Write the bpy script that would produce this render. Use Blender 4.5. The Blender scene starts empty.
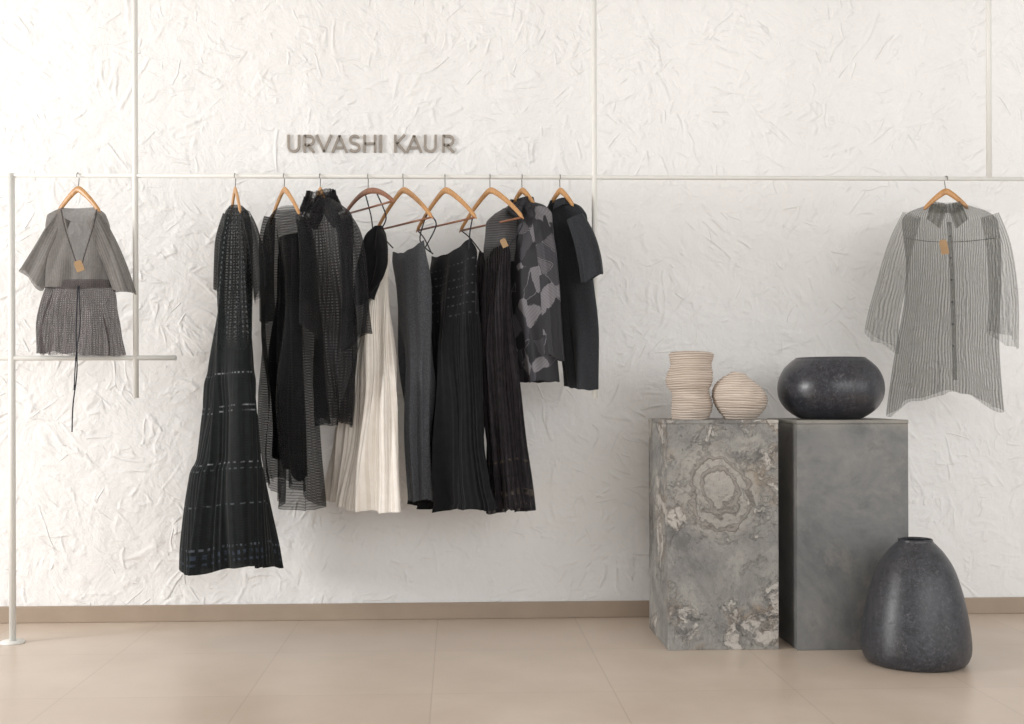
import bpy, math, random
import numpy as np
from mathutils import Vector, Matrix, Euler
S=bpy.context.scene; COL=S.collection
S.view_settings.view_transform='Standard'
PI=math.pi
# ---------------- camera ----------------
F=1142.0; CX=495.0; CY=395.0
CAM=Vector((0,-4.76,0.93))
R=(Matrix.Rotation(math.radians(-2),3,'Z')@Matrix.Rotation(math.radians(90),3,'X')@Matrix.Rotation(math.radians(-0.17),3,'Z'))
cd=bpy.data.cameras.new('camera'); cam=bpy.data.objects.new('camera',cd); COL.objects.link(cam)
cd.sensor_width=36; cd.lens=36*F/1024; cd.shift_x=(512-CX)/1024; cd.shift_y=(CY-362)/1024
cam.matrix_world=Matrix.Translation(CAM)@R.to_4x4(); S.camera=cam
RI=R.transposed()
def P(px,py,Y):
    d=R@Vector(((px-CX)/F,-(py-CY)/F,-1)); t=(Y-CAM.y)/d.y
    return CAM+d*t
def proj(v):
    c=RI@(Vector(v)-CAM); return CX+F*c.x/-c.z, CY-F*c.y/-c.z
# ---------------- object helpers ----------------
ORG={}
def empty(name,loc,label,cat,group=None):
    o=bpy.data.objects.new(name,None); COL.objects.link(o); o.location=loc; o.empty_display_size=.05
    ORG[o.name]=Vector(loc); o['label']=label; o['category']=cat
    if group:o['group']=group
    return o
def tag(o,label,cat,group=None):
    o['label']=label;o['category']=cat
    if group:o['group']=group
    return o
def mk(name,verts,faces,mat,parent=None,uvs=None,smooth=True,origin=None,kind=None):
    org=ORG[parent.name] if parent is not None else Vector(origin or (0,0,0))
    me=bpy.data.meshes.new(name)
    me.from_pydata([(v[0]-org.x,v[1]-org.y,v[2]-org.z) for v in verts],[],faces)
    if uvs:
        l=me.uv_layers.new(name='UVMap'); flat=[]
        for f in uvs:
            for uv in f: flat.extend(uv)
        l.data.foreach_set('uv',flat)
    me.materials.append(mat)
    if smooth: me.polygons.foreach_set('use_smooth',[True]*len(me.polygons))
    me.update()
    o=bpy.data.objects.new(name,me); COL.objects.link(o)
    if parent is not None: o.parent=parent
    else: o.location=org
    ORG[o.name]=org
    if kind:o['kind']=kind
    return o
class MB:
    def __init__(s): s.v=[];s.f=[];s.uv=[]
    def add(s,v,f,uv=None):
        n=len(s.v); s.v+= [tuple(p) for p in v]; s.f+=[tuple(i+n for i in q) for q in f]
        s.uv+= uv if uv else [[(0,0)]*len(q) for q in f]
        return s
    def build(s,name,mat,parent=None,**k): return mk(name,s.v,s.f,mat,parent,uvs=s.uv,**k)
def boxv(x0,x1,y0,y1,z0,z1):
    v=[(x0,y0,z0),(x1,y0,z0),(x1,y1,z0),(x0,y1,z0),(x0,y0,z1),(x1,y0,z1),(x1,y1,z1),(x0,y1,z1)]
    return v,[(0,3,2,1),(4,5,6,7),(0,1,5,4),(1,2,6,5),(2,3,7,6),(3,0,4,7)]
def bevel(o,w,seg=2):
    m=o.modifiers.new('bevel','BEVEL'); m.width=w; m.segments=seg; m.limit_method='ANGLE'
def sweep(pts,rx,ry=None,seg=12,side=Vector((0,1,0)),caps=True):
    pts=[Vector(p) for p in pts]; n=len(pts)
    if not hasattr(rx,'__len__'): rx=[rx]*n
    if ry is None: ry=rx
    if not hasattr(ry,'__len__'): ry=[ry]*n
    V=[];
    for i in range(n):
        t=(pts[min(i+1,n-1)]-pts[max(i-1,0)]).normalized()
        s=side-t*side.dot(t)
        if s.length<1e-3: s=Vector((1,0,0))-t*t.x
        s.normalize(); q=t.cross(s)
        for j in range(seg):
            a=2*PI*j/seg
            V.append(pts[i]+s*ry[i]*math.cos(a)+q*rx[i]*math.sin(a))
    Fc=[];UV=[]
    for i in range(n-1):
        for j in range(seg):
            k=(j+1)%seg
            Fc.append((i*seg+j,i*seg+k,(i+1)*seg+k,(i+1)*seg+j)); UV.append([(j/seg,i/n),((j+1)/seg,i/n),((j+1)/seg,(i+1)/n),(j/seg,(i+1)/n)])
    if caps:
        Fc.append(tuple(range(seg))[::-1]); UV.append([(0,0)]*seg)
        Fc.append(tuple((n-1)*seg+j for j in range(seg))); UV.append([(0,0)]*seg)
    return V,Fc,UV
def lathe(prof,cx,cy,z0,seg=96,wob=None):
    V=[];n=len(prof)
    for i,(r,z) in enumerate(prof):
        for j in range(seg):
            a=2*PI*j/seg
            rr,dx,dz=(r,0,0) if wob is None else wob(r,z,a)
            V.append((cx+dx+rr*math.cos(a),cy+rr*math.sin(a),z0+z+dz))
    Fc=[]
    for i in range(n-1):
        for j in range(seg):
            k=(j+1)%seg; Fc.append((i*seg+j,i*seg+k,(i+1)*seg+k,(i+1)*seg+j))
    Fc.append(tuple(range(seg))[::-1]); Fc.append(tuple((n-1)*seg+j for j in range(seg)))
    return V,Fc
def smooth_prof(pts,n):
    pts=[np.array(p,float) for p in pts]; out=[]
    m=len(pts)-1
    for k in range(n):
        t=k/(n-1)*m; i=min(int(t),m-1); u=t-i
        p0=pts[max(i-1,0)];p1=pts[i];p2=pts[i+1];p3=pts[min(i+2,m)]
        out.append(.5*((2*p1)+(-p0+p2)*u+(2*p0-5*p1+4*p2-p3)*u*u+(-p0+3*p1-3*p2+p3)*u**3))
    return out
# ---------------- material helpers ----------------
def srgb(r,g,b):
    f=lambda c:(c/255/12.92) if c/255<=.04045 else ((c/255+.055)/1.055)**2.4
    return (f(r),f(g),f(b),1)
class NT:
    def __init__(s,name):
        s.m=bpy.data.materials.new(name); s.m.use_nodes=True; s.t=s.m.node_tree; s.t.nodes.clear()
        s.out=s.t.nodes.new('ShaderNodeOutputMaterial'); s.b=s.t.nodes.new('ShaderNodeBsdfPrincipled')
        s.t.links.new(s.b.outputs[0],s.out.inputs[0]); s.tc=s.t.nodes.new('ShaderNodeTexCoord')
    def set(s,sock,v):
        if hasattr(v,'node'): s.t.links.new(v,sock)
        elif v is not None: sock.default_value=v
    def M(s,op,a,b=None,c=None,clamp=False):
        n=s.t.nodes.new('ShaderNodeMath'); n.operation=op; n.use_clamp=clamp
        for i,v in enumerate((a,b,c)):
            if v is not None: s.set(n.inputs[i],v)
        return n.outputs[0]
    def V(s,op,a,b=None,out=0):
        n=s.t.nodes.new('ShaderNodeVectorMath'); n.operation=op
        s.set(n.inputs[0],a)
        if b is not None:
            if op=='SCALE': s.set(n.inputs[3],b)
            else: s.set(n.inputs[1],b)
        return n.outputs[out]
    def sep(s,v):
        n=s.t.nodes.new('ShaderNodeSeparateXYZ'); s.set(n.inputs[0],v); return n.outputs
    def comb(s,x,y,z):
        n=s.t.nodes.new('ShaderNodeCombineXYZ')
        for i,v in enumerate((x,y,z)): s.set(n.inputs[i],v)
        return n.outputs[0]
    def noise(s,v,scale,detail=4,rough=.5,dist=0,col=False):
        n=s.t.nodes.new('ShaderNodeTexNoise'); s.set(n.inputs['Vector'],v); n.inputs['Scale'].default_value=scale
        n.inputs['Detail'].default_value=detail;n.inputs['Roughness'].default_value=rough;n.inputs['Distortion'].default_value=dist
        return n.outputs[1 if col else 0]
    def vornode(s,v,scale,metric='EUCLIDEAN'):
        n=s.t.nodes.new('ShaderNodeTexVoronoi'); n.distance=metric
        s.set(n.inputs['Vector'],v); n.inputs['Scale'].default_value=scale
        return n.outputs
    def vor(s,v,scale,feature='F1',metric='EUCLIDEAN',out=0,rnd=1):
        n=s.t.nodes.new('ShaderNodeTexVoronoi'); n.feature=feature
        if feature!='DISTANCE_TO_EDGE': n.distance=metric
        s.set(n.inputs['Vector'],v); n.inputs['Scale'].default_value=scale; n.inputs['Randomness'].default_value=rnd
        return n.outputs[out]
    def ramp(s,f,stops,mode='LINEAR'):
        n=s.t.nodes.new('ShaderNodeValToRGB'); s.set(n.inputs[0],f); e=n.color_ramp.elements; n.color_ramp.interpolation=mode
        while len(e)<len(stops): e.new(.5)
        for k,(p,c) in enumerate(stops):
            e[k].position=p; e[k].color=c if hasattr(c,'__len__') else (c,c,c,1)
        return n.outputs[0]
    def mix(s,f,a,b):
        n=s.t.nodes.new('ShaderNodeMix'); n.data_type='RGBA'
        s.set(n.inputs[0],f); s.set(n.inputs[6],a); s.set(n.inputs[7],b); return n.outputs[2]
    def ss(s,v,a,b):
        n=s.t.nodes.new('ShaderNodeMapRange'); n.interpolation_type='SMOOTHSTEP'
        s.set(n.inputs[0],v); n.inputs[1].default_value=a;n.inputs[2].default_value=b
        return n.outputs[0]
    def bump(s,h,strength,dist):
        n=s.t.nodes.new('ShaderNodeBump'); n.inputs['Strength'].default_value=strength;n.inputs['Distance'].default_value=dist
        s.set(n.inputs['Height'],h); s.t.links.new(n.outputs[0],s.b.inputs['Normal'])
    def col(s,v): s.set(s.b.inputs['Base Color'],v)
    def rough(s,v): s.set(s.b.inputs['Roughness'],v)
    def alpha(s,v): s.set(s.b.inputs['Alpha'],v)
def plain(name,c,rough=.6,metal=0,c2=None,sc=30,bump=0):
    n=NT(name); n.rough(rough); n.b.inputs['Metallic'].default_value=metal
    nz=n.noise(n.tc.outputs['Object'],sc,4)
    n.col(n.mix(nz,c,c2 or tuple([x*.85 for x in c[:3]]+[1])))
    if bump: n.bump(nz,bump,.003)
    return n.m
def ridge(n,v,wd): return n.M('SUBTRACT',1,n.ss(n.M('ABSOLUTE',n.M('SUBTRACT',v,.5)),0,wd))

# wall plaster : overlapping trowel dabs, each with its own tilt, plus soft drag lines
w=NT('white_trowelled_plaster'); o3=w.tc.outputs['Object']
def dabs(scale,wa,ws,amp):
    warp=w.V('ADD',o3,w.V('SCALE',w.V('SUBTRACT',w.noise(o3,ws,2,.45,col=True),(.5,.5,.5)),wa))
    vo=w.vornode(warp,scale)
    loc=w.V('SUBTRACT',w.V('SCALE',warp,scale),w.V('SCALE',vo[2],scale)) 
    rc=w.V('SUBTRACT',vo[1],(.5,.5,.5))
    d=w.V('DOT_PRODUCT',loc,rc,out=1)
    return w.M('MULTIPLY',d,amp),vo,warp
def drag(vo,warp,sx_,sz_,wd):
    ang=w.M('MULTIPLY',w.sep(vo[1])[0],6.28)
    rot=w.t.nodes.new('ShaderNodeVectorRotate'); rot.rotation_type='Y_AXIS'; w.set(rot.inputs['Vector'],warp); w.set(rot.inputs['Angle'],ang)
    sx=w.sep(rot.outputs[0]); sv=w.comb(w.M('MULTIPLY',sx[0],sx_),w.M('MULTIPLY',w.sep(vo[1])[1],20),w.M('MULTIPLY',sx[2],sz_))
    return w.noise(sv,1,2,.5), ridge(w,w.noise(sv,.7,1,.4),wd)
d1,v1,wp1=dabs(4.0,.16,2.6,1.0)
d2,v2,wp2=dabs(9.0,.08,5.0,.5)
st,strok=drag(v1,wp1,4.0,18.0,.075)
st2,strok2=drag(v2,wp2,7.0,26.0,.07)
msk=w.ss(w.noise(o3,4.5,2),.34,.54)
msk2=w.ss(w.noise(o3,6.5,2,dist=.5),.47,.60)
msk3=w.ss(w.noise(wp1,7.5,2,dist=.5),.47,.60)
h=w.M('ADD',w.M('MULTIPLY',st,.36),w.M('MULTIPLY',w.M('MULTIPLY',strok,msk2),.30))
h=w.M('ADD',h,w.M('MULTIPLY',w.M('MULTIPLY',strok2,msk3),.22))
h=w.M('ADD',h,w.M('MULTIPLY',st2,.24))
h=w.M('ADD',h,w.M('MULTIPLY',w.M('MULTIPLY',d1,msk),.38))
h=w.M('ADD',h,w.M('MULTIPLY',d2,.26))
h=w.M('ADD',h,w.M('MULTIPLY',w.noise(o3,5,6,.62,.4),1.7))
w.bump(h,.8,.013); w.rough(.75)
w.col(w.ramp(w.noise(o3,1.1,4),[(.3,srgb(236,235,233)),(.7,srgb(243,242,240))]))
M_wall=w.m
# floor
f=NT('sandy_beige_floor_tiles'); o3=f.tc.outputs['Object']; xyz=f.sep(o3)
tx=f.M('DIVIDE',f.M('ADD',xyz[0],.075+.57*30),.57); ty=f.M('DIVIDE',f.M('ADD',xyz[1],.6*30),.6)
fx=f.M('ABSOLUTE',f.M('SUBTRACT',f.M('FRACT',tx),.5)); fy=f.M('ABSOLUTE',f.M('SUBTRACT',f.M('FRACT',ty),.5))
g=f.M('MAXIMUM',f.ss(fx,.4955,.498),f.ss(fy,.4955,.498))
wn=f.t.nodes.new('ShaderNodeTexWhiteNoise'); f.set(wn.inputs['Vector'],f.comb(f.M('FLOOR',tx),f.M('FLOOR',ty),0))
nz=f.noise(o3,2.6,8,.62)
c=f.ramp(nz,[(.3,srgb(196,179,162)),(.7,srgb(213,198,183))])
c=f.mix(f.M('MULTIPLY',wn.outputs[0],.4),c,srgb(194,176,159))
c=f.mix(f.M('MULTIPLY',g,.38),c,srgb(158,141,126)); f.col(c)
f.rough(f.M('ADD',.24,f.M('MULTIPLY',nz,.14))); f.bump(f.M('MULTIPLY',g,-1),.2,.002)
M_floor=f.m
M_base=plain('tan_stone_skirting',srgb(172,155,137),.45,c2=srgb(156,139,122),sc=8)
M_ceil=plain('white_ceiling_paint',srgb(235,234,232),.9)
M_rack=plain('white_powder_coated_steel',srgb(230,229,224),.4,c2=srgb(222,221,215))
M_steel=plain('brushed_steel_wire',srgb(150,148,144),.3,1.0)
M_sign=plain('brushed_nickel_letter',srgb(164,155,144),.55,0,c2=srgb(146,137,127),sc=60)
def wood(name,a,b,c):
    n=NT(name); o3=n.tc.outputs['Object']; v=n.V('MULTIPLY',o3,(30,30,9))
    nz=n.noise(v,3,4,.6,1.5); n.col(n.ramp(nz,[(.3,a),(.6,b),(.8,c)])); n.rough(.35); return n.m
M_wood=wood('honey_wood',srgb(168,120,72),srgb(196,148,96),srgb(212,168,116))
M_wood2=wood('dark_honey_wood',srgb(110,68,46),srgb(142,94,66),srgb(150,104,74))
M_card=plain('kraft_card',srgb(172,142,106),.8,c2=srgb(152,122,88))
M_blackcord=plain('dark_navy_cord',srgb(34,36,44),.8)

# fabric generator -- UV unit: one thousandth = 3.8 mm of cloth
def fabric(name,c1,c2,vs=None,hs=None,alo=1.,ahi=1.,duty=.0,bands=(),opaque=None,rough=.8,nscale=40,noisecol=.5,bump=.3,wob=.04,sheen=.08,soft=.35,dots=None):
    n=NT(name); uv=n.sep(n.tc.outputs['UV']); ob=n.tc.outputs['Object']
    U=n.M('MULTIPLY',uv[0],1000.);V=n.M('MULTIPLY',uv[1],1000.)
    nz=n.noise(ob,nscale,4,.6)
    big=n.noise(ob,14,3,.5)
    mask=None
    if vs:
        Uw=n.M('ADD',U,n.M('MULTIPLY',big,wob*vs*6))
        mask=n.ss(n.M('SINE',n.M('MULTIPLY',Uw,2*PI/vs)),duty-soft,duty+soft)
    if hs:
        Vw=n.M('ADD',V,n.M('MULTIPLY',big,wob*hs*6))
        m2=n.ss(n.M('SINE',n.M('MULTIPLY',Vw,2*PI/hs)),duty-soft,duty+soft)
        mask=m2 if mask is None else n.M('MAXIMUM',mask,m2)
    if mask is None: mask=nz
    colf=n.M('ADD',n.M('MULTIPLY',mask,1-noisecol),n.M('MULTIPLY',n.ss(nz,.35,.65),noisecol))
    c=n.mix(colf,c1,c2)
    al=n.M('ADD',alo,n.M('MULTIPLY',mask,ahi-alo))
    if dots:
        dc,du,dv,y1_=dots
        dd=n.M('MULTIPLY',n.ss(n.M('SINE',n.M('MULTIPLY',U,2*PI/du)),.75,.95),n.ss(n.M('SINE',n.M('MULTIPLY',V,2*PI/dv)),.2,.6))
        dd=n.M('MULTIPLY',dd,n.M('SUBTRACT',1,n.ss(V,y1_-20,y1_)))
        c=n.mix(n.M('MULTIPLY',dd,.8),c,dc)
    for (y0,y1,bc,per) in bands:
        b=n.M('MULTIPLY',n.ss(V,y0-.6,y0+.3),n.M('SUBTRACT',1,n.ss(V,y1-.3,y1+.6)))
        if per: b=n.M('MULTIPLY',b,n.ss(n.M('SINE',n.M('MULTIPLY',U,2*PI/per)),-.1,.4))
        b=n.M('MULTIPLY',b,n.ss(nz,.35,.6))
        c=n.mix(b,c,bc); al=n.M('MAXIMUM',al,b)
    if opaque is not None: al=n.M('MAXIMUM',al,n.M('MULTIPLY',n.ss(V,opaque-40,opaque+15),.985))
    if alo<1 or ahi<1: n.alpha(al)
    n.col(c); n.rough(rough); n.b.inputs['Specular IOR Level'].default_value=.2
    n.b.inputs['Sheen Weight'].default_value=sheen
    n.bump(n.M('ADD',nz,mask),bump,.0025)
    return n.m
lt=srgb(130,133,137)
F_A1=fabric('grey_striped_gauze',srgb(112,108,104),srgb(128,124,120),vs=1.7,alo=.7,ahi=.82,noisecol=.6,nscale=110)
F_A2=fabric('dark_crochet_knit',srgb(66,60,62),srgb(88,81,81),hs=1.8,vs=2.2,alo=.42,ahi=.72,noisecol=.5,wob=.3)
F_B=fabric('black_tiered_voile',srgb(7,10,10),srgb(20,25,26),hs=2.8,vs=4,alo=.6,ahi=.88,opaque=345,dots=(srgb(84,88,90),10,5,350),
  bands=[(376,377,lt,3),(408,409,lt,9),(413,414,lt,9),(464,465,lt,5),(470,471,srgb(80,84,88),4),(505,506,srgb(90,96,100),7),(546,548,srgb(84,90,98),3),(552,556,srgb(52,60,74),4),(560,562,srgb(52,60,74),4)])
F_B2=fabric('sheer_black_sleeve_voile',srgb(8,10,10),srgb(20,22,23),hs=2.8,vs=4,alo=.5,ahi=.78)
F_C=fabric('sheer_black_grid_voile',srgb(7,8,9),srgb(26,27,29),hs=2.6,alo=.5,ahi=.72,wob=.14)
F_D=fabric('black_check_organza',srgb(8,8,9),srgb(26,26,29),hs=3.0,vs=4.0,alo=.46,ahi=.76,wob=.12)
F_black=fabric('plain_black_crepe',srgb(8,8,10),srgb(20,20,24))
F_E=fabric('cream_pleated_cotton',srgb(214,206,196),srgb(234,229,221),vs=2.8,noisecol=.3,nscale=20)
F_F=fabric('slate_grey_denim',srgb(60,62,66),srgb(84,86,90),nscale=220,noisecol=1,bump=.3)
bg=srgb(70,72,76)
F_G=fabric('black_smocked_cotton',srgb(6,7,9),srgb(18,19,23),bands=[(y,y+1,bg,p) for y,p in ((266,6),(274,7),(282,6),(290,5),(299,6),(308,6),(318,7))])
F_H=fabric('charcoal_pleated_silk',srgb(22,20,23),srgb(48,43,47),vs=3,alo=.9,ahi=1,bands=[(462,464,srgb(84,74,62),5),(478,480,srgb(20,18,20),0),(492,498,srgb(78,70,62),4),(506,508,srgb(70,62,58),3)])
F_J=fabric('dark_charcoal_linen',srgb(38,40,43),srgb(50,52,56),nscale=260,noisecol=1,bump=.15)
F_K=fabric('sheer_grey_crinkled_stripe',srgb(124,124,117),srgb(70,70,66),vs=2.4,alo=.30,ahi=.52,duty=.2,wob=.3,noisecol=.2)
F_K3=fabric('sheer_grey_sleeve_gauze',srgb(124,124,117),srgb(74,74,70),vs=2.4,alo=.22,ahi=.40,duty=.2,wob=.3,noisecol=.2)
F_K2=fabric('grey_collar_stripe',srgb(104,103,97),srgb(80,79,74),vs=3,alo=.6,ahi=.78)
n=NT('patchwork_print_cotton'); uv=n.tc.outputs['UV']; s=n.sep(uv)
pv=n.comb(n.M('MULTIPLY',n.M('ADD',s[0],n.M('MULTIPLY',s[1],.4)),60),n.M('MULTIPLY',n.M('SUBTRACT',s[1],n.M('MULTIPLY',s[0],.5)),46),0)
pv=n.V('ADD',pv,n.V('SCALE',n.noise(pv,2.2,2,.5,col=True),.28))
vv=n.t.nodes.new('ShaderNodeTexVoronoi'); vv.feature='SMOOTH_F1'; n.set(vv.inputs['Vector'],pv); vv.inputs['Scale'].default_value=1; vv.inputs['Smoothness'].default_value=.12
cc=n.sep(vv.outputs[1])
col=n.ramp(cc[0],[(0,srgb(32,32,36)),(.34,srgb(58,57,62)),(.50,srgb(114,111,115)),(.68,srgb(38,38,43)),(.84,srgb(86,83,88))],'CONSTANT')
stx=n.ss(n.M('SINE',n.M('MULTIPLY',n.M('ADD',s[0],s[1]),1800)),-.2,.4)
col=n.mix(n.M('MULTIPLY',stx,.2),col,srgb(24,24,28)); n.col(col); n.rough(.75); F_I=n.m
F_I2=fabric('grey_fine_stripe_cotton',srgb(60,60,61),srgb(84,83,83),hs=2.4,noisecol=.2)
F_I3=fabric('dark_print_collar_cotton',srgb(34,34,38),srgb(58,57,61),noisecol=1)

def stone1(cx,y0,ph):
    n=NT('weathered_stone_veneer'); o=n.tc.outputs['Object']
    wv=n.V('ADD',o,n.V('SCALE',n.V('SUBTRACT',n.noise(o,5,5,.6,col=True),(.5,.5,.5)),.22))
    a=n.noise(o,3.2,9,.72,.8)
    c=n.ramp(a,[(.3,srgb(100,99,97)),(.42,srgb(130,128,125)),(.52,srgb(148,146,141)),(.62,srgb(168,164,157)),(.75,srgb(130,127,124))])
    rp=n.M('MULTIPLY',n.ss(n.noise(wv,3.9,7,.68),.52,.62),.6); c=n.mix(rp,c,srgb(158,136,112))
    wp=n.M('MULTIPLY',n.ss(n.noise(wv,4.0,9,.76,.3),.51,.57),.75); c=n.mix(wp,c,srgb(198,193,186))
    gp=n.M('MULTIPLY',n.ss(n.noise(wv,4.8,9,.76,.2),.54,.60),.7); c=n.mix(gp,c,srgb(100,99,98))
    q=n.V('MULTIPLY',n.V('SUBTRACT',wv,(-.012,0,ph-.25)),(1,.0,1.05))
    r=n.M('ADD',n.V('LENGTH',q,out=1),n.M('MULTIPLY',n.M('SUBTRACT',a,.5),.14))
    rings=n.M('MULTIPLY',n.ss(n.M('SINE',n.M('MULTIPLY',r,120)),.0,.95),n.ss(r,.02,.06))
    inside=n.M('SUBTRACT',1,n.ss(r,.12,.19))
    c=n.mix(n.M('MULTIPLY',inside,.4),c,srgb(184,178,169))
    c=n.mix(n.M('MULTIPLY',n.M('MULTIPLY',rings,inside),.42),c,srgb(120,112,104))
    fine=n.noise(o,45,6,.8); c=n.mix(n.M('MULTIPLY',n.ss(fine,.48,.66),.5),c,srgb(104,101,97))
    n.col(c); n.rough(.65)
    n.bump(n.M('ADD',n.M('ADD',a,n.M('MULTIPLY',n.M('MULTIPLY',rings,inside),.6)),n.M('ADD',n.M('MULTIPLY',fine,.7),n.M('MULTIPLY',wp,.7))),1.0,.009)
    return n.m
def stone2(cx,y0,ph):
    n=NT('dark_grey_stone_veneer'); o=n.tc.outputs['Object']
    a=n.noise(o,3.2,9,.7,.5); c=n.ramp(a,[(.34,srgb(90,91,91)),(.46,srgb(107,108,107)),(.56,srgb(120,119,117)),(.68,srgb(134,131,127))])
    b=n.ss(n.noise(o,12,9,.76),.52,.66); c=n.mix(n.M('MULTIPLY',b,.4),c,srgb(87,88,89))
    b2=n.ss(n.noise(o,6,9,.74,.4),.54,.66); c=n.mix(n.M('MULTIPLY',b2,.3),c,srgb(146,140,132))
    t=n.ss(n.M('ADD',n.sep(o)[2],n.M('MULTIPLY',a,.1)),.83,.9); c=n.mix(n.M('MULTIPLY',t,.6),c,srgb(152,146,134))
    n.col(c); n.rough(.5); n.bump(n.M('ADD',a,n.M('MULTIPLY',b,.25)),.5,.005); return n.m
def coil(name,ca,cb):
    n=NT(name); o=n.tc.outputs['Object']
    n2=n.noise(n.V('MULTIPLY',o,(1,1,26)),7,4,.6)
    st=n.ss(n.M('ADD',n.M('MULTIPLY',n.M('SINE',n.M('ADD',n.M('MULTIPLY',n.sep(o)[2],720),n.M('MULTIPLY',n.noise(o,8,2),10))),.3),n2),.15,.85)
    n.col(n.mix(st,ca,cb)); n.rough(.85); n.bump(n.M('ADD',n.M('MULTIPLY',n.noise(o,90,4),.4),st),.6,.0025); return n.m
M_coil=coil('ribbed_sand_clay',srgb(168,152,137),srgb(208,195,183)); M_coil2=coil('ribbed_pale_clay',srgb(174,158,143),srgb(212,199,187))
def glaze(name,ca,cb,cc,r):
    n=NT(name); o=n.tc.outputs['Object']
    a=n.noise(o,22,9,.8,.4); c=n.ramp(a,[(.38,ca),(.48,cb),(.56,ca),(.68,cc)])
    sp=n.ss(n.noise(o,80,4,.75),.53,.64); c=n.mix(n.M('MULTIPLY',sp,.4),c,cc)
    sp2=n.ss(n.noise(o,30,4,.7),.52,.64); c=n.mix(n.M('MULTIPLY',sp2,.45),c,ca)
    bl=n.ss(n.noise(o,6,5,.7),.5,.64); c=n.mix(n.M('MULTIPLY',bl,.25),c,srgb(82,78,75))
    n.col(c); n.rough(n.M('ADD',r,n.M('MULTIPLY',sp,.15))); n.bump(a,.2,.004); n.b.inputs['Specular IOR Level'].default_value=.45
    return n.m
M_bowl=glaze('mottled_black_blue_glaze',srgb(30,30,35),srgb(54,55,62),srgb(96,96,101),.28)
M_vase=glaze('mottled_charcoal_glaze',srgb(37,38,42),srgb(62,63,68),srgb(100,100,104),.36)

# ---------------- room ----------------
X0,X1,YF,ZC=-4.2,5.2,-7.0,3.05
mk('wall_back',*boxv(X0,X1,0,.15,0,ZC),M_wall,smooth=False,kind='structure')
mk('floor',*boxv(X0,X1,YF,.15,-.1,0),M_floor,smooth=False,kind='structure')
mk('ceiling',*boxv(X0,X1,YF,.15,ZC,ZC+.1),M_ceil,smooth=False,kind='structure')
b=mk('baseboard_back',*boxv(X0,X1,-.014,0,0,.068),M_base,smooth=False,kind='structure'); bevel(b,.003)

# ---------------- rack ----------------
YR=-.39; ZR=P(480,177,YR).z
rk=empty('clothes_rack',(P(12,638,YR).x,YR,0),'white steel frame rack with long rail hung from ceiling and one post on floor','clothes rack')
def rod(name,p0,p1,r,parent,mat=M_rack,lab=None):
    v,fc,uv=sweep([p0,Vector(p0).lerp(Vector(p1),.5),p1],r,seg=16,side=Vector((0,1,0.01)))
    o=mk(name,v,fc,mat,parent,uvs=uv); 
    if lab:o['label']=lab
    return o
xs=lambda px:P(px,177,YR).x
rod('rail',(xs(-140),YR,ZR),(xs(1200),YR,ZR),.0085,rk,lab='long horizontal hanging rail')
xa=P(12,400,YR).x; 
rod('post',(xa,YR-.0,.008),(xa,YR,ZR+.006),.0125,rk,lab='thick post standing on the floor')
v,fc,uv=sweep([(xa,YR,0),(xa,YR,.004),(xa,YR,.009)],[.045,.045,.042],seg=32); mk('base_plate',v,fc,M_rack,rk,uvs=uv)
for px,yb in ((136,398),(595,398),(989,178)):
    p=P(px,yb,YR); q=(p.x,YR,ZC)
    rod('hanging_rod',(p.x,YR,p.z),q,.0105,rk)
zl=P(90,358,YR).z
rod('lower_rail',(xs(-140),YR,zl),(P(176,358,YR).x,YR,zl),.0095,rk,lab='short lower rail crossing the post')

# ---------------- sign ----------------
YS=-.009
sg=empty('wall_sign',P(372,153,0),'grey metal letters spelling a shop name on the plaster wall above the rail','wall sign')
def ribbon(pts,wd):
    q=[pts[0]]
    for p in pts[1:]:
        if math.hypot(p[0]-q[-1][0],p[1]-q[-1][1])>.05: q.append(p)
    pts=q; n=len(pts); L=[];Rr=[]
    def nrm(d): 
        l=math.hypot(*d); return np.array((-d[1]/l,d[0]/l))
    for i in range(n):
        p=np.array(pts[i],float); a=np.array(pts[max(i-1,0)],float); c=np.array(pts[min(i+1,n-1)],float)
        if i==0: m=nrm(c-p);k=1
        elif i==n-1: m=nrm(p-a);k=1
        else:
            n1=nrm(p-a);n2=nrm(c-p);m=n1+n2;m/=max(np.linalg.norm(m),1e-6);k=1/max(.5,m.dot(n1))
        L.append(p+m*wd/2*k);Rr.append(p-m*wd/2*k)
    return L,Rr
def letter(strokes,px0,wpx,parent):
    mb=MB(); H=17.8; wd=2.5
    for stx in strokes:
        pts=[(px0+x*wpx,152.9-y*H) for x,y in stx]
        L,Rr=ribbon(pts,wd)
        n=len(L);V=[]
        for Y in (YS,-.001):
            for p in L+Rr:
                q=P(p[0],p[1],0); V.append((q.x,Y,q.z))
        Fc=[]
        for i in range(n-1):
            Fc+=[(i,i+1,n+i+1,n+i),(2*n+i,3*n+i,3*n+i+1,2*n+i+1),(i,2*n+i,2*n+i+1,i+1),(n+i,n+i+1,3*n+i+1,3*n+i)]
        Fc+=[(0,n,3*n,2*n),(n-1,3*n-1,4*n-1,2*n-1)]
        mb.add(V,Fc)
    mb.build('letter',M_sign,parent,smooth=False)
def arc(cx,cy,rx,ry,a0,a1,n=14): return [(cx+rx*math.cos(math.radians(a0+(a1-a0)*i/n)),cy+ry*math.sin(math.radians(a0+(a1-a0)*i/n))) for i in range(n+1)]
LU=[[(.1,1)]+arc(.5,.38,.4,.32,180,360)+[(.9,1)]]
LR=[[(.12,0),(.12,1)],[(.12,.93)]+arc(.5,.68,.36,.25,90,-90)+[(.12,.43)],[(.42,.43),(.9,0)]]
LV=[[(.04,1),(.5,.04)],[(.5,.04),(.96,1)]]
LA=[[(.04,0),(.5,.96)],[(.5,.96),(.96,0)],[(.24,.27),(.76,.27)]]
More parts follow.
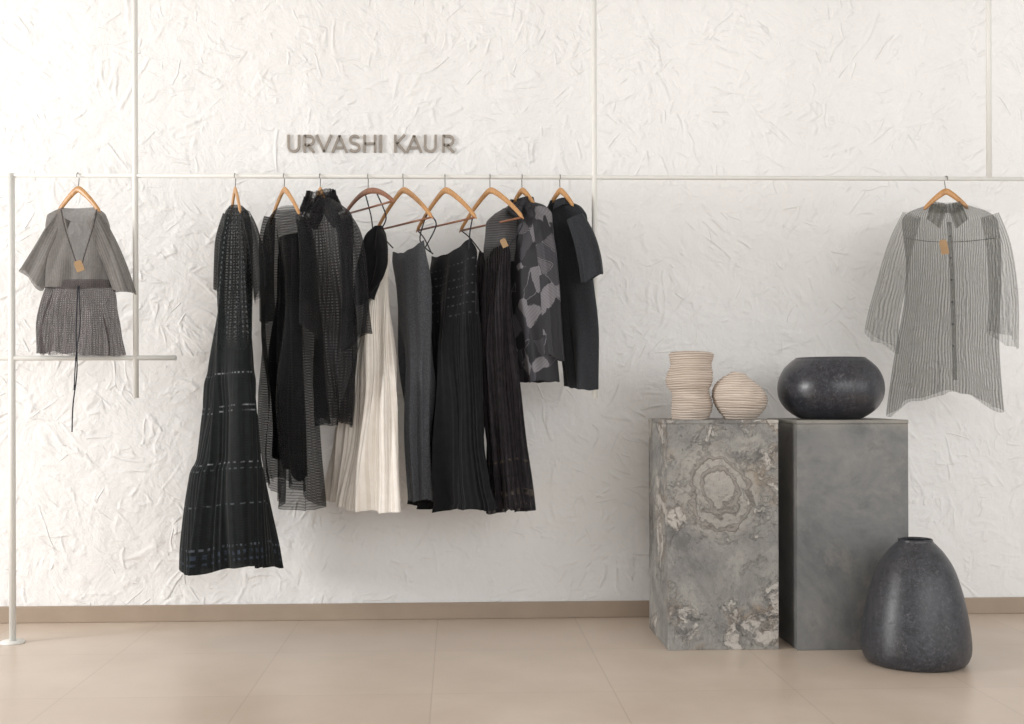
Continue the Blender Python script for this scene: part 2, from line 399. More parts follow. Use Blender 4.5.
LS=[arc(.5,.72,.38,.22,25,270)+arc(.5,.28,.40,.22,85,-155)]
LH=[[(.1,0),(.1,1)],[(.9,0),(.9,1)],[(.1,.5),(.9,.5)]]
LI=[[(.5,0),(.5,1)]]
LK=[[(.12,0),(.12,1)],[(.9,1),(.2,.48)],[(.3,.55),(.95,0)]]
for ls,x,wd in ((LU,287.5,13),(LR,303.5,12),(LV,316.5,15.5),(LA,332,15.5),(LS,349,11.5),(LH,363.5,13),(LI,378.5,5),(LK,394,12),(LA,406.5,15.5),(LU,424,13),(LR,442,13)):
    letter(ls,x,wd,sg)

# ---------------- pedestals ----------------
def floorY(px,py):
    d=R@Vector(((px-CX)/F,-(py-CY)/F,-1)); t=-CAM.z/d.z; return (CAM+d*t).y
def make_ped(px0,px1,pyb,pytop,label,matf):
    Y=floorY((px0+px1)/2,pyb); xa=P(px0,pyb,Y).x; xb=P(px1,pyb,Y).x; zt=P((px0+px1)/2,pytop,Y).z; dp=.40; t=.014
    cx=(xa+xb)/2; cy=Y+dp/2
    e=empty('pedestal',(cx,cy,0),label,'pedestal')
    m=matf(cx,cy,zt)
    def slab(name,x0,x1,y0,y1,z0,z1):
        o=mk(name,*boxv(x0,x1,y0,y1,z0,z1),m,e,smooth=False); bevel(o,.0025,2); return o
    zs=zt-t
    slab('side_panel',xa,xb,Y,Y+t,0,zs); slab('side_panel',xa,xb,Y+dp-t,Y+dp,0,zs)
    slab('side_panel',xa,xa+t,Y+t,Y+dp-t,0,zs); slab('side_panel',xb-t,xb,Y+t,Y+dp-t,0,zs)
    slab('top_panel',xa-.001,xb+.001,Y-.001,Y+dp+.001,zs,zt)
    return zt,Y,xa,xb
z1,y1,_,_=make_ped(668,779,650,420,'weathered light grey stone pedestal with rust stains carrying two ribbed vases',stone1)
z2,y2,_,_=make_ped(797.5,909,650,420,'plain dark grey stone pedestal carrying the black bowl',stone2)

# ---------------- vessels ----------------
def scale_at(Y): return F/(Y-CAM.y)
YV=y1+.17
def vessel(name,cxp,rows,Y,z0,mat,label,cat,group=None,ridges=None,wob=None,inner=.006,floor_t=.012):
    s=scale_at(Y); prof=smooth_prof([(r/s,z/s) for r,z in rows],220)
    out=[]
    for k,(r,z) in enumerate(prof):
        rr=r
        if ridges: rr=r+ridges[1]*(math.sin(2*PI*z*s/ridges[0]+1.2*math.sin(z*60))+.6*math.sin(2*PI*z*s/ridges[0]*.43+1))
        out.append((max(rr,.004),z))
    top=out[-1]
    inn=[(top[0]-inner*.4,top[1]+.002),(top[0]-inner,top[1])]
    for r,z in list(prof)[::-1][2::4]:
        if z>floor_t: inn.append((max(r-inner,.004),z))
    inn.append((.004,floor_t))
    out=[(.004,0)]+out
    x=P(cxp,410,Y).x
    v,fc=lathe(out+inn,x,Y,z0,wob=wob)
    o=mk(name,v,fc,mat,origin=(x,Y,z0)); tag(o,label,cat,group); return o
vessel('vase',690.5,[(18,0),(19.5,4),(20.5,12),(19.5,20),(18.5,27),(21.5,33),(23.5,39),(22.5,47),(20.5,54),(21.5,60),(22.5,64),(21.5,66)],YV,z1,M_coil,
 'tall ribbed sand coloured clay vase with wavy sides on the light pedestal','vase',ridges=(2.8,.0010),
 wob=lambda r,z,a:(r*(1+.022*math.sin(a+z*40)+.012*math.sin(3*a+z*35)),.003*math.sin(z*30),.005*math.sin(a+1+z*10)))
vessel('vase',740.5,[(15,0),(19,4),(25,13),(27,22),(25,30),(19,37),(12,42),(8.5,45)],YV-.03,z1,M_coil2,
 'short round ribbed clay vase with small mouth beside the tall ribbed one','vase',ridges=(2.8,.0010),
 wob=lambda r,z,a:(r*(1+.018*math.sin(2*a+z*30)),-z*.04,.18*z*math.cos(a+2.6)*min(1,r*9)))
vessel('bowl',830.5,[(27,0),(33,2),(44,10),(50.5,20),(52.3,30),(51,40),(46.5,50),(40,57),(35.5,60.5),(34.5,61.5)],y2+.19,z2,M_bowl,
 'large squat glossy black blue mottled bowl on the dark pedestal','bowl',inner=.008)
YVV=floorY(916,662)
vessel('vase',915,[(45,0),(49,2.5),(52,8),(53.5,16),(52.8,30),(49.5,52),(44.5,74),(37.5,95),(28.5,110),(21.5,118),(17.5,122),(17,124.5)],YVV,0,M_vase,
 'large conical charcoal mottled vase with narrow mouth standing on the floor','vase',inner=.007,
 wob=lambda r,z,a:(r*(1+.01*math.sin(2*a)),0,0))

# ---------------- hangers ----------------
def hf(a): return .82*(math.sqrt(a*a+.012)-.1095)/.8965+.18*a**3
def hanger(px,phi,label,half=.21,drop=.135,style='wave',bar=False,mat=None,apex=.052):
    mat=mat or M_wood
    x=xs(px); e=empty('clothes_hanger',(x,YR,ZR),label,'clothes hanger')
    ph=math.radians(phi); d=Vector((math.cos(ph),-math.sin(ph),0)); sd=Vector((math.sin(ph),math.cos(ph),0))
    base=Vector((x,YR,ZR))
    N=49;pts=[];rx=[];ry=[]
    for i in range(N):
        u=-1+2*i/(N-1); a=abs(u)
        z=-apex-drop*(a**1.9 if style=='arch' else hf(a))
        pts.append(base+d*(u*half)+Vector((0,0,z)))
        e_=min(1,(1-a)*9+.25)
        rx.append((.0125-.005*a)*e_); ry.append(.0055*e_)
    v,fc,uv=sweep(pts,rx,ry,seg=16,side=sd); mk('arms',v,fc,mat,e,uvs=uv)
    if bar:
        zb=-apex-drop+.006
        v,fc,uv=sweep([base+d*(t*half*.95)+Vector((0,0,zb)) for t in (-1,0,1)],.004,seg=10,side=sd); mk('trouser_bar',v,fc,M_wood2,e,uvs=uv)
    Rh=.0145; wr=.0017; cz=.0085+wr-Rh; hp=[]
    hp.append(base+Vector((0,0,-apex-.002))); hp.append(base+Vector((0,0,-.044)))
    hp.append(base+Vector((0,.007,-.033)))
    for k in range(15):
        a=math.radians(-20+ (215)*k/14)
        hp.append(base+Vector((0,Rh*math.cos(a),cz+Rh*math.sin(a))))
    v,fc,uv=sweep(hp,wr,seg=8,side=Vector((1,0,0))); mk('hook',v,fc,M_steel,e,uvs=uv)
    v,fc,uv=sweep([base+Vector((0,0,-apex-.002)),base+Vector((0,0,-apex+.007))],.0042,seg=12,side=Vector((0,1,0))); mk('neck_ring',v,fc,M_steel,e,uvs=uv)
    return dict(e=e,base=base,d=d,half=half,end=lambda u,dz=0:base+d*(u*half)+Vector((0,0,-apex-drop*(abs(u)**1.9 if style=='arch' else hf(abs(u)))+dz)))
HA=hanger(78,20,'honey wood hanger inside the short grey blouse at far left of rail',half=.10,drop=.095)
HB=hanger(235,72,'honey wood hanger seen nearly edge on above the long tiered black dress',half=.15,drop=.11)
HC=hanger(284,62,'honey wood hanger above the sheer black dress, second of the grouped hangers',half=.17,drop=.12)
HD=hanger(320,66,'honey wood hanger hidden in the ruffled neck of the black check blouse',half=.10,drop=.11)
HE=hanger(368,57,'reddish brown rounded arch hanger above the cream pleated skirt',half=.2,drop=.07,style='arch',bar=True,mat=M_wood2,apex=.056)
HF=hanger(403,57,'honey wood hanger with bar above the slate grey strap dress',half=.215,drop=.135,bar=True)
HG=hanger(445,57,'honey wood hanger with bar above the black smocked strap dress',half=.215,drop=.135,bar=True)
HH=hanger(490,57,'honey wood hanger with bar above the pleated charcoal strap dress',half=.215,drop=.135,bar=True)
HI=hanger(522,56,'honey wood hanger in the collar of the patchwork print shirt',half=.08,drop=.07)
HJ=hanger(560,56,'honey wood hanger in the neck of the plain charcoal tunic',half=.08,drop=.07)
HK=hanger(946,6,'honey wood hanger inside the sheer grey striped shirt at right',half=.085,drop=.07,apex=.05)

# ---------------- garments ----------------
def garment(name,rows,Yc,phi,mat,parent,n=9,amp=.012,a0=.25,NR=90,NS=260,hem=0,hem0=0,hem2=0,hemw=.006,seed=1,cut=None,pleat=0,pamp=0,pfrom=0,amax=.24,label=None,wr=1.0,rag=1.0,dip=0):
    rs=random.Random(seed); ph=[rs.uniform(0,6.28) for _ in range(10)]
    ph_=math.radians(phi); cph,sph=math.cos(ph_),math.sin(ph_)
    rows=np.array(rows,float); ys=rows[:,0]; tt=np.linspace(0,1,NR); yq=ys[0]+(ys[-1]-ys[0])*(tt**1.15)
    from_ = lambda c:np.interp(yq,ys,rows[:,c])
    xl,xr,bb=from_(1),from_(2),from_(3)
    k=np.array([1,2,3,2,1])/9.
    def sm(a): 
        p=np.pad(a,2,mode='edge'); return np.convolve(p,k,'valid')
    xl,xr,bb=sm(xl),sm(xr),sm(bb)
    px_m=(Yc-CAM.y)/F
    L_m=(ys[-1]-ys[0])*px_m
    waves=[]
    for _ in range(14):
        m=rs.choice([-5,-4,-3,-2,-1,1,2,3,4,5]); fv=rs.uniform(-1.5,1.5)*(.5+L_m)
        waves.append((m,fv,rs.uniform(0,6.28),1.0/(1.2+.2*abs(m)+.5*abs(fv))))
    # individual folds: each has its own place, width, strength, drift and starting height
    NF=int(n*2.4); folds=[]
    for q in range(NF):
        c0=(q+rs.uniform(-.48,.48))/NF
        folds.append((c0,rs.uniform(-.05,.05),rs.uniform(.3,.95)/NF,rs.uniform(.35,1.4)*(1 if rs.random()<.72 else -.7),rs.uniform(-.25,.5)*(1-a0),rs.uniform(0,6.28)))
    th=np.linspace(0,2*PI,721); AB=[]
    for i in range(NR):
        v=tt[i]; A=amp*(a0+(1-a0)*v**.8)
        w_=(xr[i]-xl[i])/2*px_m; w_=max(w_-A*.6,w_*.6); b=bb[i]
        if b*abs(sph)>w_*.85: b=w_*.85/abs(sph)
        a=math.sqrt(w_*w_-(b*sph)**2)/abs(cph)
        if a>amax:
            a=amax; b=math.sqrt(max(w_*w_-(a*cph)**2,1e-6))/max(abs(sph),.05)
        AB.append((a,b,A))
    def perim(a,b): return PI*(3*(a+b)-math.sqrt((3*a+b)*(a+3*b)))
    pref=float(np.mean([perim(a,b) for a,b,_ in AB[NR//4:]])); 
    pj=[rs.uniform(.3,1.6) for _ in range(max(pleat,1))]; pjn=np.array(pj)
    verts=[];fr=[];UV=np.zeros((NR,NS+1,2))
    s=np.arange(NS)/NS
    ragf=sum(rs.uniform(.3,1)*np.sin(2*PI*m*s+rs.uniform(0,6.28))/(m**.5) for m in (2,3,5,8,13))
    for i in range(NR):
        v=tt[i]; a,b,A=AB[i]
        cc=P((xl[i]+xr[i])/2,yq[i],Yc)
        ex,ey=a*np.cos(th),b*np.sin(th)
        L=np.concatenate([[0],np.cumsum(np.hypot(np.diff(ex),np.diff(ey)))]); per=L[-1]
        t=np.interp(s*per,L,th)
        nx,ny=b*np.cos(t),a*np.sin(t); nl=np.hypot(nx,ny)+1e-9; nx/=nl;ny/=nl
        fold=np.zeros(NS)
        for c0,dr,wd,am,v0,pp in folds:
            g_=min(1,max(0,(v-v0)/.35)); g_=g_*g_*(3-2*g_)
            dd=(s-(c0+dr*v+.004*math.sin(7*v+pp))+.5)%1-.5
            fold+=am*g_*np.exp(-(dd/wd)**2)
        fold-=fold.mean()
        fold+=.35*np.sin(2*PI*3*s+ph[3]+1.5*v)
        d=A*1.1*fold
        if pleat and yq[i]>=pfrom-8:
            pg=min(1,max(0,(yq[i]-pfrom+8)/16)) if pfrom else 1
            sp_=(s*pleat+.9*np.sin(2*PI*3*s+ph[8])+.5*np.sin(2*PI*7*s+ph[9])+.15*math.sin(5*v))
            tri=2*np.abs(2*(sp_%1)-1)-1; d=d+pg*pamp*tri*(.4+.6*v)*pjn[(np.floor(sp_).astype(int))%len(pj)]
        wv=np.zeros(NS)
        for m,fv,pp,am in waves: wv+=am*np.sin(2*PI*(m*s+fv*v)+pp)
        edge=min(1,v*8)
        d=d+.0036*wr*wv*edge
        X=a*np.cos(t)+d*nx; Yl=b*np.sin(t)+d*ny
        sway=.004*wr*math.sin(3*v+ph[4])*v
        wx=cc.x+X*cph+Yl*sph+sway; wy=cc.y-X*sph+Yl*cph
        hh=hem0+(hem-hem0)*v**1.5
        zz=cc.z - hh*px_m*np.cos(t) - hem2*px_m*np.cos(t)**2*v**3 - hemw*rag*v**4*ragf - dip*px_m*(1-v)**10*(np.sin(t)**2+.07*np.sin(2*PI*7*s+ph[2]))
        verts+=list(zip(wx,wy,zz)); fr.append(wy<cc.y-.2*abs(b))
        UV[i,:NS,0]=s*pref/px_m/1000; UV[i,NS,0]=pref/px_m/1000; UV[i,:,1]=yq[i]/1000
    Fc=[];uvs=[]
    for i in range(NR-1):
        for j in range(NS):
            q=(i*NS+j,i*NS+(j+1)%NS,(i+1)*NS+(j+1)%NS,(i+1)*NS+j)
            if cut:
                p=proj(verts[q[0]])
                if cut(p[0],p[1],fr[i][j]): continue
            Fc.append(q); uvs.append([tuple(UV[i,j]),tuple(UV[i,j+1]),tuple(UV[i+1,j+1]),tuple(UV[i+1,j])])
    o=mk(name,verts,Fc,mat,parent,uvs=uvs)
    if label:o['label']=label
    return o
def sleeve(path,mat,parent,seed=1,n=5,amp=.006,NS=90,NR=50,label=None,name='sleeve',slant=0):
    rs=random.Random(seed); ph=[rs.uniform(0,6.28) for _ in range(5)]
    waves=[(rs.choice([-3,-2,-1,1,2,3,4]),rs.uniform(-1.2,1.2),rs.uniform(0,6.28),rs.uniform(.3,1)) for _ in range(8)]
    folds=[(rs.uniform(0,6.28),rs.uniform(-.4,.4),rs.uniform(.12,.4),rs.uniform(.5,1.6)*(1 if rs.random()<.7 else -.8)) for _ in range(n*2)]
    pr=smooth_prof(path,NR); V=[];UV=np.zeros((NR,NS+1,2)); hwm=np.mean([p[3] for p in pr])
    C_=[P(p[0],p[1],p[2]) for p in pr]
    for i,p in enumerate(pr):
        t=(C_[min(i+1,NR-1)]-C_[max(i-1,0)]).normalized(); sd=Vector((0,1,0)); sd=(sd-t*sd.dot(t)).normalized(); q=t.cross(sd)
        m=(p[2]-CAM.y)/F; v=i/(NR-1); A=amp*(.3+.7*v); hw=max(p[3]*m-A*.6,.004)
        for j in range(NS):
            a=2*PI*j/NS; k=-A*.3
            for c0,dr,wd,am in folds:
                dd=(a-c0-dr*v+PI)%(2*PI)-PI; k+=A*am*math.exp(-(dd/wd)**2)
            k+=A*.3*sum(am*math.sin(mm*a+2*PI*fv*v+pp) for mm,fv,pp,am in waves)
            V.append(C_[i]+sd*(p[4]*math.cos(a)+k*math.cos(a))+q*(hw*math.sin(a)+k*.5*math.sin(a))+t*(slant*m*math.sin(a)*v**2+A*.5*math.sin(3*a+ph[0])*v**3))
        UV[i,:,0]=np.arange(NS+1)/NS*4*hwm/1000; UV[i,:,1]=p[1]/1000
    Fc=[];uvs=[]
    for i in range(NR-1):
        for j in range(NS):
            Fc.append((i*NS+j,i*NS+(j+1)%NS,(i+1)*NS+(j+1)%NS,(i+1)*NS+j)); uvs.append([tuple(UV[i,j]),tuple(UV[i,j+1]),tuple(UV[i+1,j+1]),tuple(UV[i+1,j])])
    o=mk(name,V,Fc,mat,parent,uvs=uvs)
    if label:o['label']=label
    return o
def flap(name,pts,mat,parent,bulge=.006,N=8):
    # four-cornered cloth flap (px,py,Y corners: top outer, top inner, point inner, point outer), softly bowed
    c=[P(*p) for p in pts]; V=[];Fc=[];uvs=[]
    for i in range(N+1):
        for j in range(N+1):
            u,v=i/N,j/N
            p=(c[0]*(1-u)+c[1]*u)*(1-v)+(c[3]*(1-u)+c[2]*u)*v
            V.append(p+Vector((0,-bulge*math.sin(PI*u)*math.sin(PI*(.15+.8*v)),0)))
    for i in range(N):
        for j in range(N):
            Fc.append((i*(N+1)+j,(i+1)*(N+1)+j,(i+1)*(N+1)+j+1,i*(N+1)+j+1))
            uvs.append([(.001*i,.001*j+.2),(.001*i+.001,.001*j+.2),(.001*i+.001,.001*j+.201),(.001*i,.001*j+.201)])
    return mk(name,V,Fc,mat,parent,uvs=uvs)
def cord(name,pts,r,mat,parent):
    sp=smooth_prof([tuple(p) for p in pts],max(12,len(pts)*5))
    v,fc,uv=sweep([Vector(p) for p in sp],r,seg=8,side=Vector((.1,1,0))); return mk(name,v,fc,mat,parent,uvs=uv)
def card(name,px,py,Y,wpx,hpx,rot,mat,parent):
    mb=MB(); c=P(px,py,Y); m=(Y-CAM.y)/F; a=math.radians(rot); V=[]
    for yy in (-.0008,.0008):
        for x,z in ((-wpx/2,-hpx/2),(wpx/2,-hpx/2),(wpx/2,hpx/2*.7),(wpx/2*.6,hpx/2),(-wpx/2*.6,hpx/2),(-wpx/2,hpx/2*.7)):
            V.append((c.x+(x*math.cos(a)-z*math.sin(a))*m,c.y+yy,c.z+(x*math.sin(a)+z*math.cos(a))*m))
    Fc=[tuple(range(6)),tuple(range(6,12))[::-1]]+[(i,(i+1)%6,6+(i+1)%6,6+i) for i in range(6)]
    mb.add(V,Fc); return mb.build(name,mat,parent,smooth=False)
def ribbon3(name,pts,wpx,mat,parent,th=.0025):
    m=(pts[0][2]-CAM.y)/F; sp=smooth_prof(pts,30)
    v,fc,uv=sweep([P(*p) for p in sp],wpx*m/2,th,seg=10); 
    uv=[[(a*.02,b*.1) for a,b in q] for q in uv]
    return mk(name,v,fc,mat,parent,uvs=uv)
def neckline(px,py,Y,phi,apx,bd,hpx,flare,mat,parent,gap=25,n=3,name='collar',amp=.002,seed=0,point=.5):
    m=(Y-CAM.y)/F; ph=math.radians(phi); V=[];Fc=[];uvs=[];NS=72;NR=14; c=P(px,py,Y)
    for i in range(NR):
        t=i/(NR-1)
        for j in range(NS+1):
            a=math.radians(-90+gap+(360-2*gap)*j/NS)
            k=1+flare*t; front=max(0,-math.sin(a))**3
            x=apx*m*k*math.cos(a); y=bd*k*math.sin(a)
            d=amp*math.sin(n*a*2+seed+t*2)
            x+=d*math.cos(a);y+=d*math.sin(a)
            z=-hpx*m*t*(1+point*front) - .012*front
            V.append((c.x+x*math.cos(ph)+y*math.sin(ph),c.y-x*math.sin(ph)+y*math.cos(ph),c.z+z))
    for i in range(NR-1):
        for j in range(NS):
            Fc.append((i*(NS+1)+j,i*(NS+1)+j+1,(i+1)*(NS+1)+j+1,(i+1)*(NS+1)+j))
            uvs.append([(j*.001,.2+i*.001),(j*.001+.001,.2+i*.001),(j*.001+.001,.201+i*.001),(j*.001,.201+i*.001)])
    return mk(name,V,Fc,mat,parent,uvs=uvs)
def gm(name,px,label,cat):
    return empty(name,(xs(px),YR,ZR-.06),label,cat)

# A grey blouse far left
g=gm('blouse',78,'short grey gauze blouse with dark knitted hem and hanging tie at far left','blouse')
vn=lambda x,y,f:f and abs(x-79)<19*(1-(y-200)/72.) and y<272
garment('bodice',[(207,62,95,.025),(210,55,101,.035),(214,48,107,.04),(225,46,110,.045),(245,45,112,.05),(265,45,113,.052),(288,45,114,.052)],YR,14,F_A1,g,n=7,amp=.012,hemw=.001,seed=4,cut=vn,wr=1.4,NS=340)
garment('peplum',[(281,42,116,.062),(287,42,117,.064),(300,38,118,.066),(330,32,120,.072),(355,28,122,.08)],YR,14,F_A2,g,n=16,amp=.020,a0=.2,hem=2,hemw=.006,seed=5,NR=60,wr=1.5,NS=380)
sleeve([(63,217,YR,8,.025),(54,233,YR,10.5,.03),(43,256,YR,12.5,.032),(31,280,YR,14.5,.034)],F_A1,g,seed=3,slant=5,amp=.008)
sleeve([(93,217,YR-.02,8,.025),(103,236,YR-.03,10.5,.03),(115,264,YR-.03,11.5,.032),(125,292,YR-.03,12,.034)],F_A1,g,seed=6,slant=5,amp=.008)
ribbon3('neck_facing',[(61,209,YR-.035),(65,228,YR-.056),(72,250,YR-.066),(79,271,YR-.07)],1.2,F_A2,g,th=.0012)
ribbon3('neck_facing',[(97,209,YR-.045),(93,228,YR-.06),(86,250,YR-.068),(80,271,YR-.07)],1.2,F_A2,g,th=.0012)
cord('tie',[P(78,286,YR-.085),P(76,330,YR-.1),P(77,370,YR-.11),P(73,405,YR-.11),P(72,432,YR-.11)],.0025,M_blackcord,g)
cord('tie',[P(79,286,YR-.085),P(80,325,YR-.1),P(76,355,YR-.11),P(74,390,YR-.11)],.0022,M_blackcord,g)
card('price_tag',79,266,YR-.09,8,11,20,M_card,g)

# B long tiered dress
g=gm('dress',235,'long tiered black dress reaching lowest, with pale stitched rows, first in the group','dress')
garment('body',[(206,229,243,.03),(211,224,248,.04),(220,219,251,.045),(240,215,254,.05),(270,213,256,.055),(300,211,258,.06),(345,208,261,.06),(374,206,263,.062),(380,203,265,.068),(410,200,267,.07),(440,197,269,.075),(462,195,271,.08),(470,191,274,.086),(500,188,278,.088),(525,186,281,.09),(548,184,284,.095),(570,183,286,.1)],YR,66,F_B,g,n=11,amp=.024,a0=.2,hem=-8,hem2=-3,hemw=.009,seed=11,NS=460,NR=170,pleat=60,pamp=.0032,pfrom=374,wr=2.5)
sleeve([(246,214,YR-.12,5,.03),(252,232,YR-.15,7,.03),(257,260,YR-.155,8.5,.03),(260,294,YR-.155,8,.035)],F_B2,g,seed=8,slant=-8,amp=.009)
sleeve([(227,214,YR+.1,4,.03),(221,240,YR+.12,6,.03),(219,268,YR+.12,6,.03),(218,290,YR+.12,5,.035)],F_B2,g,seed=9,amp=.006)

# C
g=gm('dress',284,'sheer black dress with slanting lower hem, between the long tiered dress and check blouse','dress')
garment('body',[(208,276,298,.03),(213,268,304,.045),(222,264,309,.05),(250,262,311,.05),(290,261,312,.055),(320,258,314,.055),(350,256,317,.055),(400,255,319,.06),(450,258,320,.06),(494,264,322,.06)],YR+.02,61,F_C,g,n=9,amp=.020,a0=.35,hem=15,hemw=.009,seed=21,wr=2.2,NS=340)
sleeve([(270,217,YR+.1,6,.03),(267,240,YR+.11,8,.03),(267,280,YR+.11,8,.03),(268,322,YR+.11,9,.035)],F_C,g,seed=10,amp=.009)
sleeve([(301,217,YR-.12,6,.03),(306,240,YR-.14,8,.03),(309,280,YR-.15,9,.035),(309,330,YR-.15,10,.04)],F_C,g,seed=44,slant=8,amp=.011)
garment('lining',[(236,276,300,.02),(260,274,302,.025),(300,271,303,.03),(360,268,305,.032),(420,268,307,.035),(466,271,309,.035)],YR+.02,61,F_black,g,n=7,amp=.012,seed=22,hem=12,hemw=.008,wr=1.5)

# D
g=gm('blouse',320,'sheer black check blouse with ruffled neck and wide bell sleeve','blouse')
garment('body',[(200,310,333,.03),(206,304,339,.045),(216,300,347,.05),(240,299,353,.055),(280,301,357,.055),(320,305,361,.055),(360,308,361,.055),(400,313,359,.055),(426,317,356,.05)],YR,61,F_D,g,n=9,amp=.021,a0=.35,hem=3,hem2=-8,hemw=.012,seed=31,wr=2.4,NS=340)
sleeve([(341,217,YR-.12,9,.03),(349,238,YR-.14,12,.035),(353,280,YR-.145,14,.045),(354,312,YR-.145,15,.05),(354,342,YR-.145,17,.055)],F_D,g,seed=12,n=6,amp=.014,slant=-10)
sleeve([(306,217,YR+.1,6,.03),(303,250,YR+.12,8,.035),(303,300,YR+.12,10,.04)],F_D,g,seed=13,amp=.009)
neckline(321,190,YR,30,13,.045,15,.3,F_D,g,gap=14,n=9,amp=.008,name='ruffled_collar')
neckline(321,196,YR,30,15,.055,14,.35,F_D,g,gap=10,n=11,amp=.009,name='ruffled_collar',seed=2)
sleeve([(322,200,YR-.07,4,.012),(317,214,YR-.085,7,.014),(313,228,YR-.09,5,.012)],F_D,g,seed=41,name='bow',amp=.004)
sleeve([(324,200,YR-.07,4,.012),(331,213,YR-.095,7,.014),(337,226,YR-.1,5,.012)],F_D,g,seed=42,name='bow',amp=.004)

# E
g=gm('dress',368,'cream pleated skirt dress with black draped bodice, the only pale garment','dress')
garment('skirt',[(254,378,390,.03),(275,373,392,.035),(300,366,393,.04),(330,360,395,.05),(360,353,397,.055),(400,344,399,.06),(450,333,401,.065),(490,323,402,.07),(508,318,402,.07)],YR+.03,55,F_E,g,n=13,amp=.023,a0=.3,hem=3,hem2=-4,hemw=.007,seed=41,pleat=80,pamp=.0032,NS=640,wr=1.8)
garment('bodice',[(226,375,384,.02),(236,366,386,.03),(252,358,387,.035),(268,354,386,.04),(284,353,381,.035),(300,355,370,.02)],YR-.03,55,F_black,g,n=5,amp=.014,hem=-4,seed=42,NR=50,wr=1.5)
cord('strap',[HE['end'](.35,-.01),P(386,216,YR-.04),P(382,228,YR-.03)],.0025,M_blackcord,g)
cord('strap',[HE['end'](-.1,-.01),P(371,216,YR),P(373,232,YR-.02)],.0025,M_blackcord,g)

# F
g=gm('dress',403,'straight slate grey denim strap dress between the cream skirt and black smocked dress','dress')
garment('body',[(246,391,426,.014),(256,390,428,.03),(300,393,430,.045),(350,397,432,.045),(400,401,433,.05),(450,404,434,.05),(500,407,436,.05)],YR+.02,56,F_F,g,n=6,amp=.020,a0=.3,hem=0,hem0=-3,hemw=.006,seed=51,wr=1.8,dip=6)
cord('strap',[HF['end'](.97,.004),P(436,226,YR-.17),P(425,248,YR-.14)],.0025,M_blackcord,g)
cord('strap',[HF['end'](-.97,.004),P(378,232,YR+.15),P(393,248,YR+.12)],.0025,M_blackcord,g)

# G
g=gm('dress',445,'black strap dress with horizontal smocked bodice rows and flared hem','dress')
garment('body',[(248,430,470,.014),(258,428,477,.03),(280,430,478,.04),(318,433,479,.045),(350,432,482,.055),(400,430,486,.06),(450,426,489,.065),(490,419,496,.07),(509,415,502,.072)],YR+.01,56,F_G,g,n=11,amp=.023,a0=.15,hemw=.008,seed=62,hem0=-5,hem=-2,hem2=-3,pleat=56,pamp=.0034,pfrom=320,NS=420,dip=6,wr=1.9)
cord('strap',[HG['end'](-.97,.004),P(424,238,YR+.14),P(431,252,YR+.12)],.0025,M_blackcord,g)
cord('strap',[HG['end'](-.6,0),P(420,240,YR+.1),P(433,254,YR+.05)],.0025,M_blackcord,g)
cord('strap',[HG['end'](.9,.004),P(470,232,YR-.14),P(469,249,YR-.13)],.0025,M_blackcord,g)

# H
g=gm('dress',490,'pleated dark charcoal strap dress with banded translucent hem','dress')
garment('body',[(246,479,507,.014),(256,477,510,.03),(300,478,512,.045),(350,480,514,.05),(400,482,517,.055),(450,483,521,.055),(490,482,526,.06),(512,480,529,.062)],YR-.01,56,F_H,g,n=9,amp=.020,hem0=-3,hem=-3,hem2=-3,hemw=.007,seed=71,pleat=52,pamp=.0038,NS=420,dip=5,wr=1.6)
cord('strap',[HH['end'](-.97,.004),P(470,238,YR+.12),P(481,252,YR+.1)],.0025,M_blackcord,g)
cord('strap',[HH['end'](.97,.004),P(521,228,YR-.17),P(507,248,YR-.13)],.0025,M_blackcord,g)
card('price_tag',504,243,YR-.16,6,9,25,M_card,g)

# I
g=gm('shirt',522,'patchwork print shirt in greys with striped shoulder, beside the plain charcoal tunic','shirt')
garment('body',[(203,512,533,.035),(208,502,544,.045),(218,491,552,.05),(250,488,554,.055),(300,494,556,.055),(340,506,560,.055),(382,517,565,.055)],YR+.01,53,F_I,g,n=6,amp=.014,hem=0,hemw=.004,seed=81,amax=.22,wr=1.5)
garment('shoulder_panel',[(209,503,518,.05),(214,496,519,.055),(222,487,520,.06),(250,484,518,.063),(262,486,516,.06)],YR-.0,53,F_I2,g,n=4,amp=.005,seed=82,NR=40)
sleeve([(540,218,YR-.12,8,.022),(546,245,YR-.14,10,.024),(550,280,YR-.145,10,.026),(553,330,YR-.145,10,.028),(555,358,YR-.145,10,.03)],F_I,g,seed=15,slant=4,amp=.008)
neckline(522,198,YR,45,12,.045,9,.25,F_I3,g,gap=14,point=.4)
flap('collar_flap',[(511,203,YR-.03),(523,207,YR-.07),(519,219,YR-.085),(508,211,YR-.06)],F_I3,g)
flap('collar_flap',[(535,202,YR-.06),(525,207,YR-.075),(531,220,YR-.11),(540,211,YR-.1)],F_I3,g)

# J
g=gm('tunic',560,'plain dark charcoal short sleeved tunic, last of the grouped garments on the right','tunic')
garment('body',[(203,551,570,.03),(208,545,580,.04),(218,543,587,.045),(250,546,590,.05),(300,551,592,.05),(350,556,595,.05),(388,560,598,.05)],YR+.02,53,F_J,g,n=5,amp=.016,hem=2,hemw=.004,seed=91,amax=.22,wr=1.6)
sleeve([(575,217,YR-.12,9,.018),(584,237,YR-.14,11.5,.022),(590,258,YR-.145,12.5,.024),(593,278,YR-.145,12.5,.026)],F_J,g,seed=16,amp=.007,slant=-3)
neckline(560,199,YR,53,10,.04,7,.3,F_J,g,gap=18)

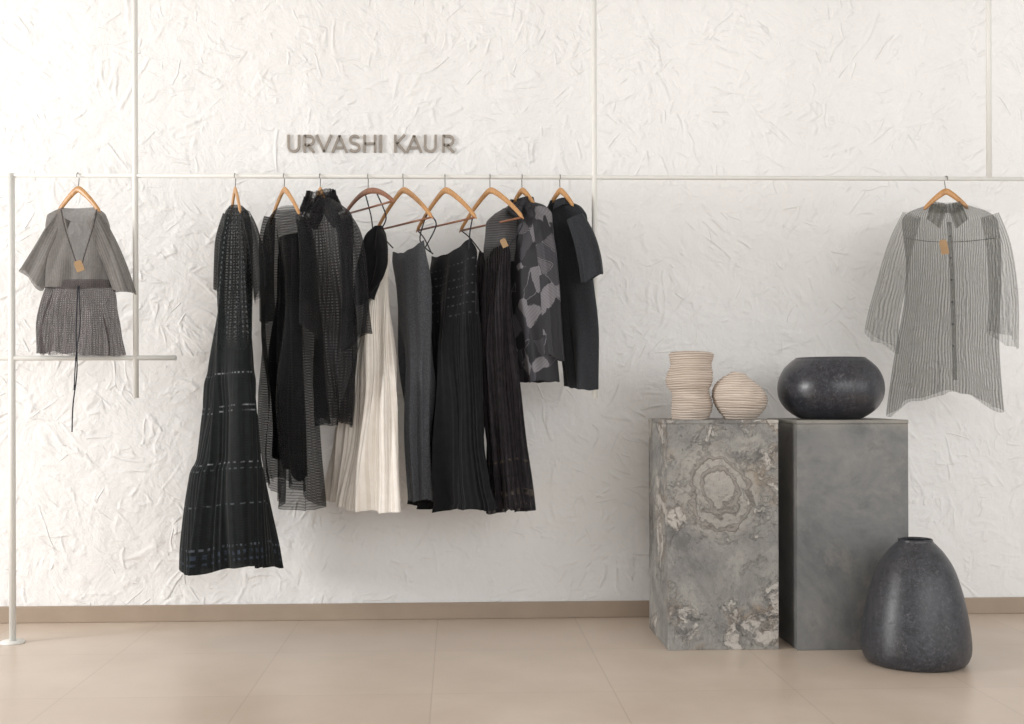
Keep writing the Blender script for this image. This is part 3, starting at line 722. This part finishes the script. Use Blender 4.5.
# K
g=gm('shirt',946,'sheer grey crinkled stripe shirt with loose sleeves, alone at right of rail','shirt')
YK=YR+.02
garment('body',[(204,930,963,.03),(207,920,974,.04),(211,908,988,.045),(218,902,997,.045),(260,902,996,.05),(300,900,997,.055),(340,894,999,.06),(370,889,1003,.065),(394,884,1006,.075)],YK,5,F_K,g,n=10,amp=.022,a0=.4,hem=-3,hem2=20,hemw=.012,seed=101,NS=400,wr=2.4)
sleeve([(912,215,YK,9,.022),(901,245,YK,12,.028),(892,283,YK,15,.034),(884,316,YK,17,.038),(881,342,YK,19,.042)],F_K3,g,seed=17,n=7,amp=.014,slant=9)
sleeve([(990,215,YK,9,.022),(998,245,YK,12,.028),(1003,283,YK,13.5,.034),(1005,316,YK,14,.038),(1005,340,YK,14,.042)],F_K3,g,seed=18,n=7,amp=.014,slant=9)
neckline(946,202,YK,10,14,.045,9,.2,F_K2,g,gap=16,point=.4)
flap('collar_flap',[(931,204,YK-.03),(946,212,YK-.065),(940,229,YK-.085),(927,219,YK-.06)],F_K2,g)
flap('collar_flap',[(962,204,YK-.03),(949,212,YK-.065),(956,229,YK-.085),(968,219,YK-.06)],F_K2,g)
ribbon3('placket',[(949,222,YK-.06),(951,250,YK-.07),(953,300,YK-.08),(955,380,YK-.09)],5,F_K,g,th=.0012)
for yy in (236,258,280,302,324,346):
    c=P(950+(yy-232)*.03,yy,YK-.092); v,fc,uv=sweep([c+Vector((0,-.002,0)),c+Vector((0,.003,0))],.003,seg=12,side=Vector((1,0,0))); mk('button',v,fc,M_blackcord,g,uvs=uv)
card('price_tag',944,247,YK-.105,8,15,12,M_card,g)
ribbon3('yoke_seam',[(905,238,YK-.03),(925,241,YK-.06),(946,242,YK-.07),(970,241,YK-.06),(996,238,YK-.03)],.8,F_K2,g,th=.001)

# ---------------- light ----------------
W=bpy.data.worlds.new('world'); S.world=W; W.use_nodes=True
W.node_tree.nodes['Background'].inputs[0].default_value=(.97,.985,1,1); W.node_tree.nodes['Background'].inputs[1].default_value=.64
def area(name,loc,target,sx,sy,power,col):
    l=bpy.data.lights.new(name,'AREA'); l.shape='RECTANGLE'; l.size=sx;l.size_y=sy;l.energy=power;l.color=col
    o=bpy.data.objects.new(name,l); COL.objects.link(o); o.location=loc
    o.rotation_euler=(Vector(target)-Vector(loc)).to_track_quat('-Z','Y').to_euler()
area('window_light',(-6.4,-2.8,1.8),(3.0,0,.8),1.4,1.8,285,(1,.99,.98))
area('front_fill',(2.6,-6.3,1.9),(2.0,0,.6),4.5,2.0,105,(.98,.99,1))  # unseen fill added behind the camera to brighten the scene, no real fixture
area('side_fill',(5.8,-4.0,1.6),(1.2,0,.8),2.2,2.0,34,(.98,.99,1))  # second added fill, evens out the right side, no real source there
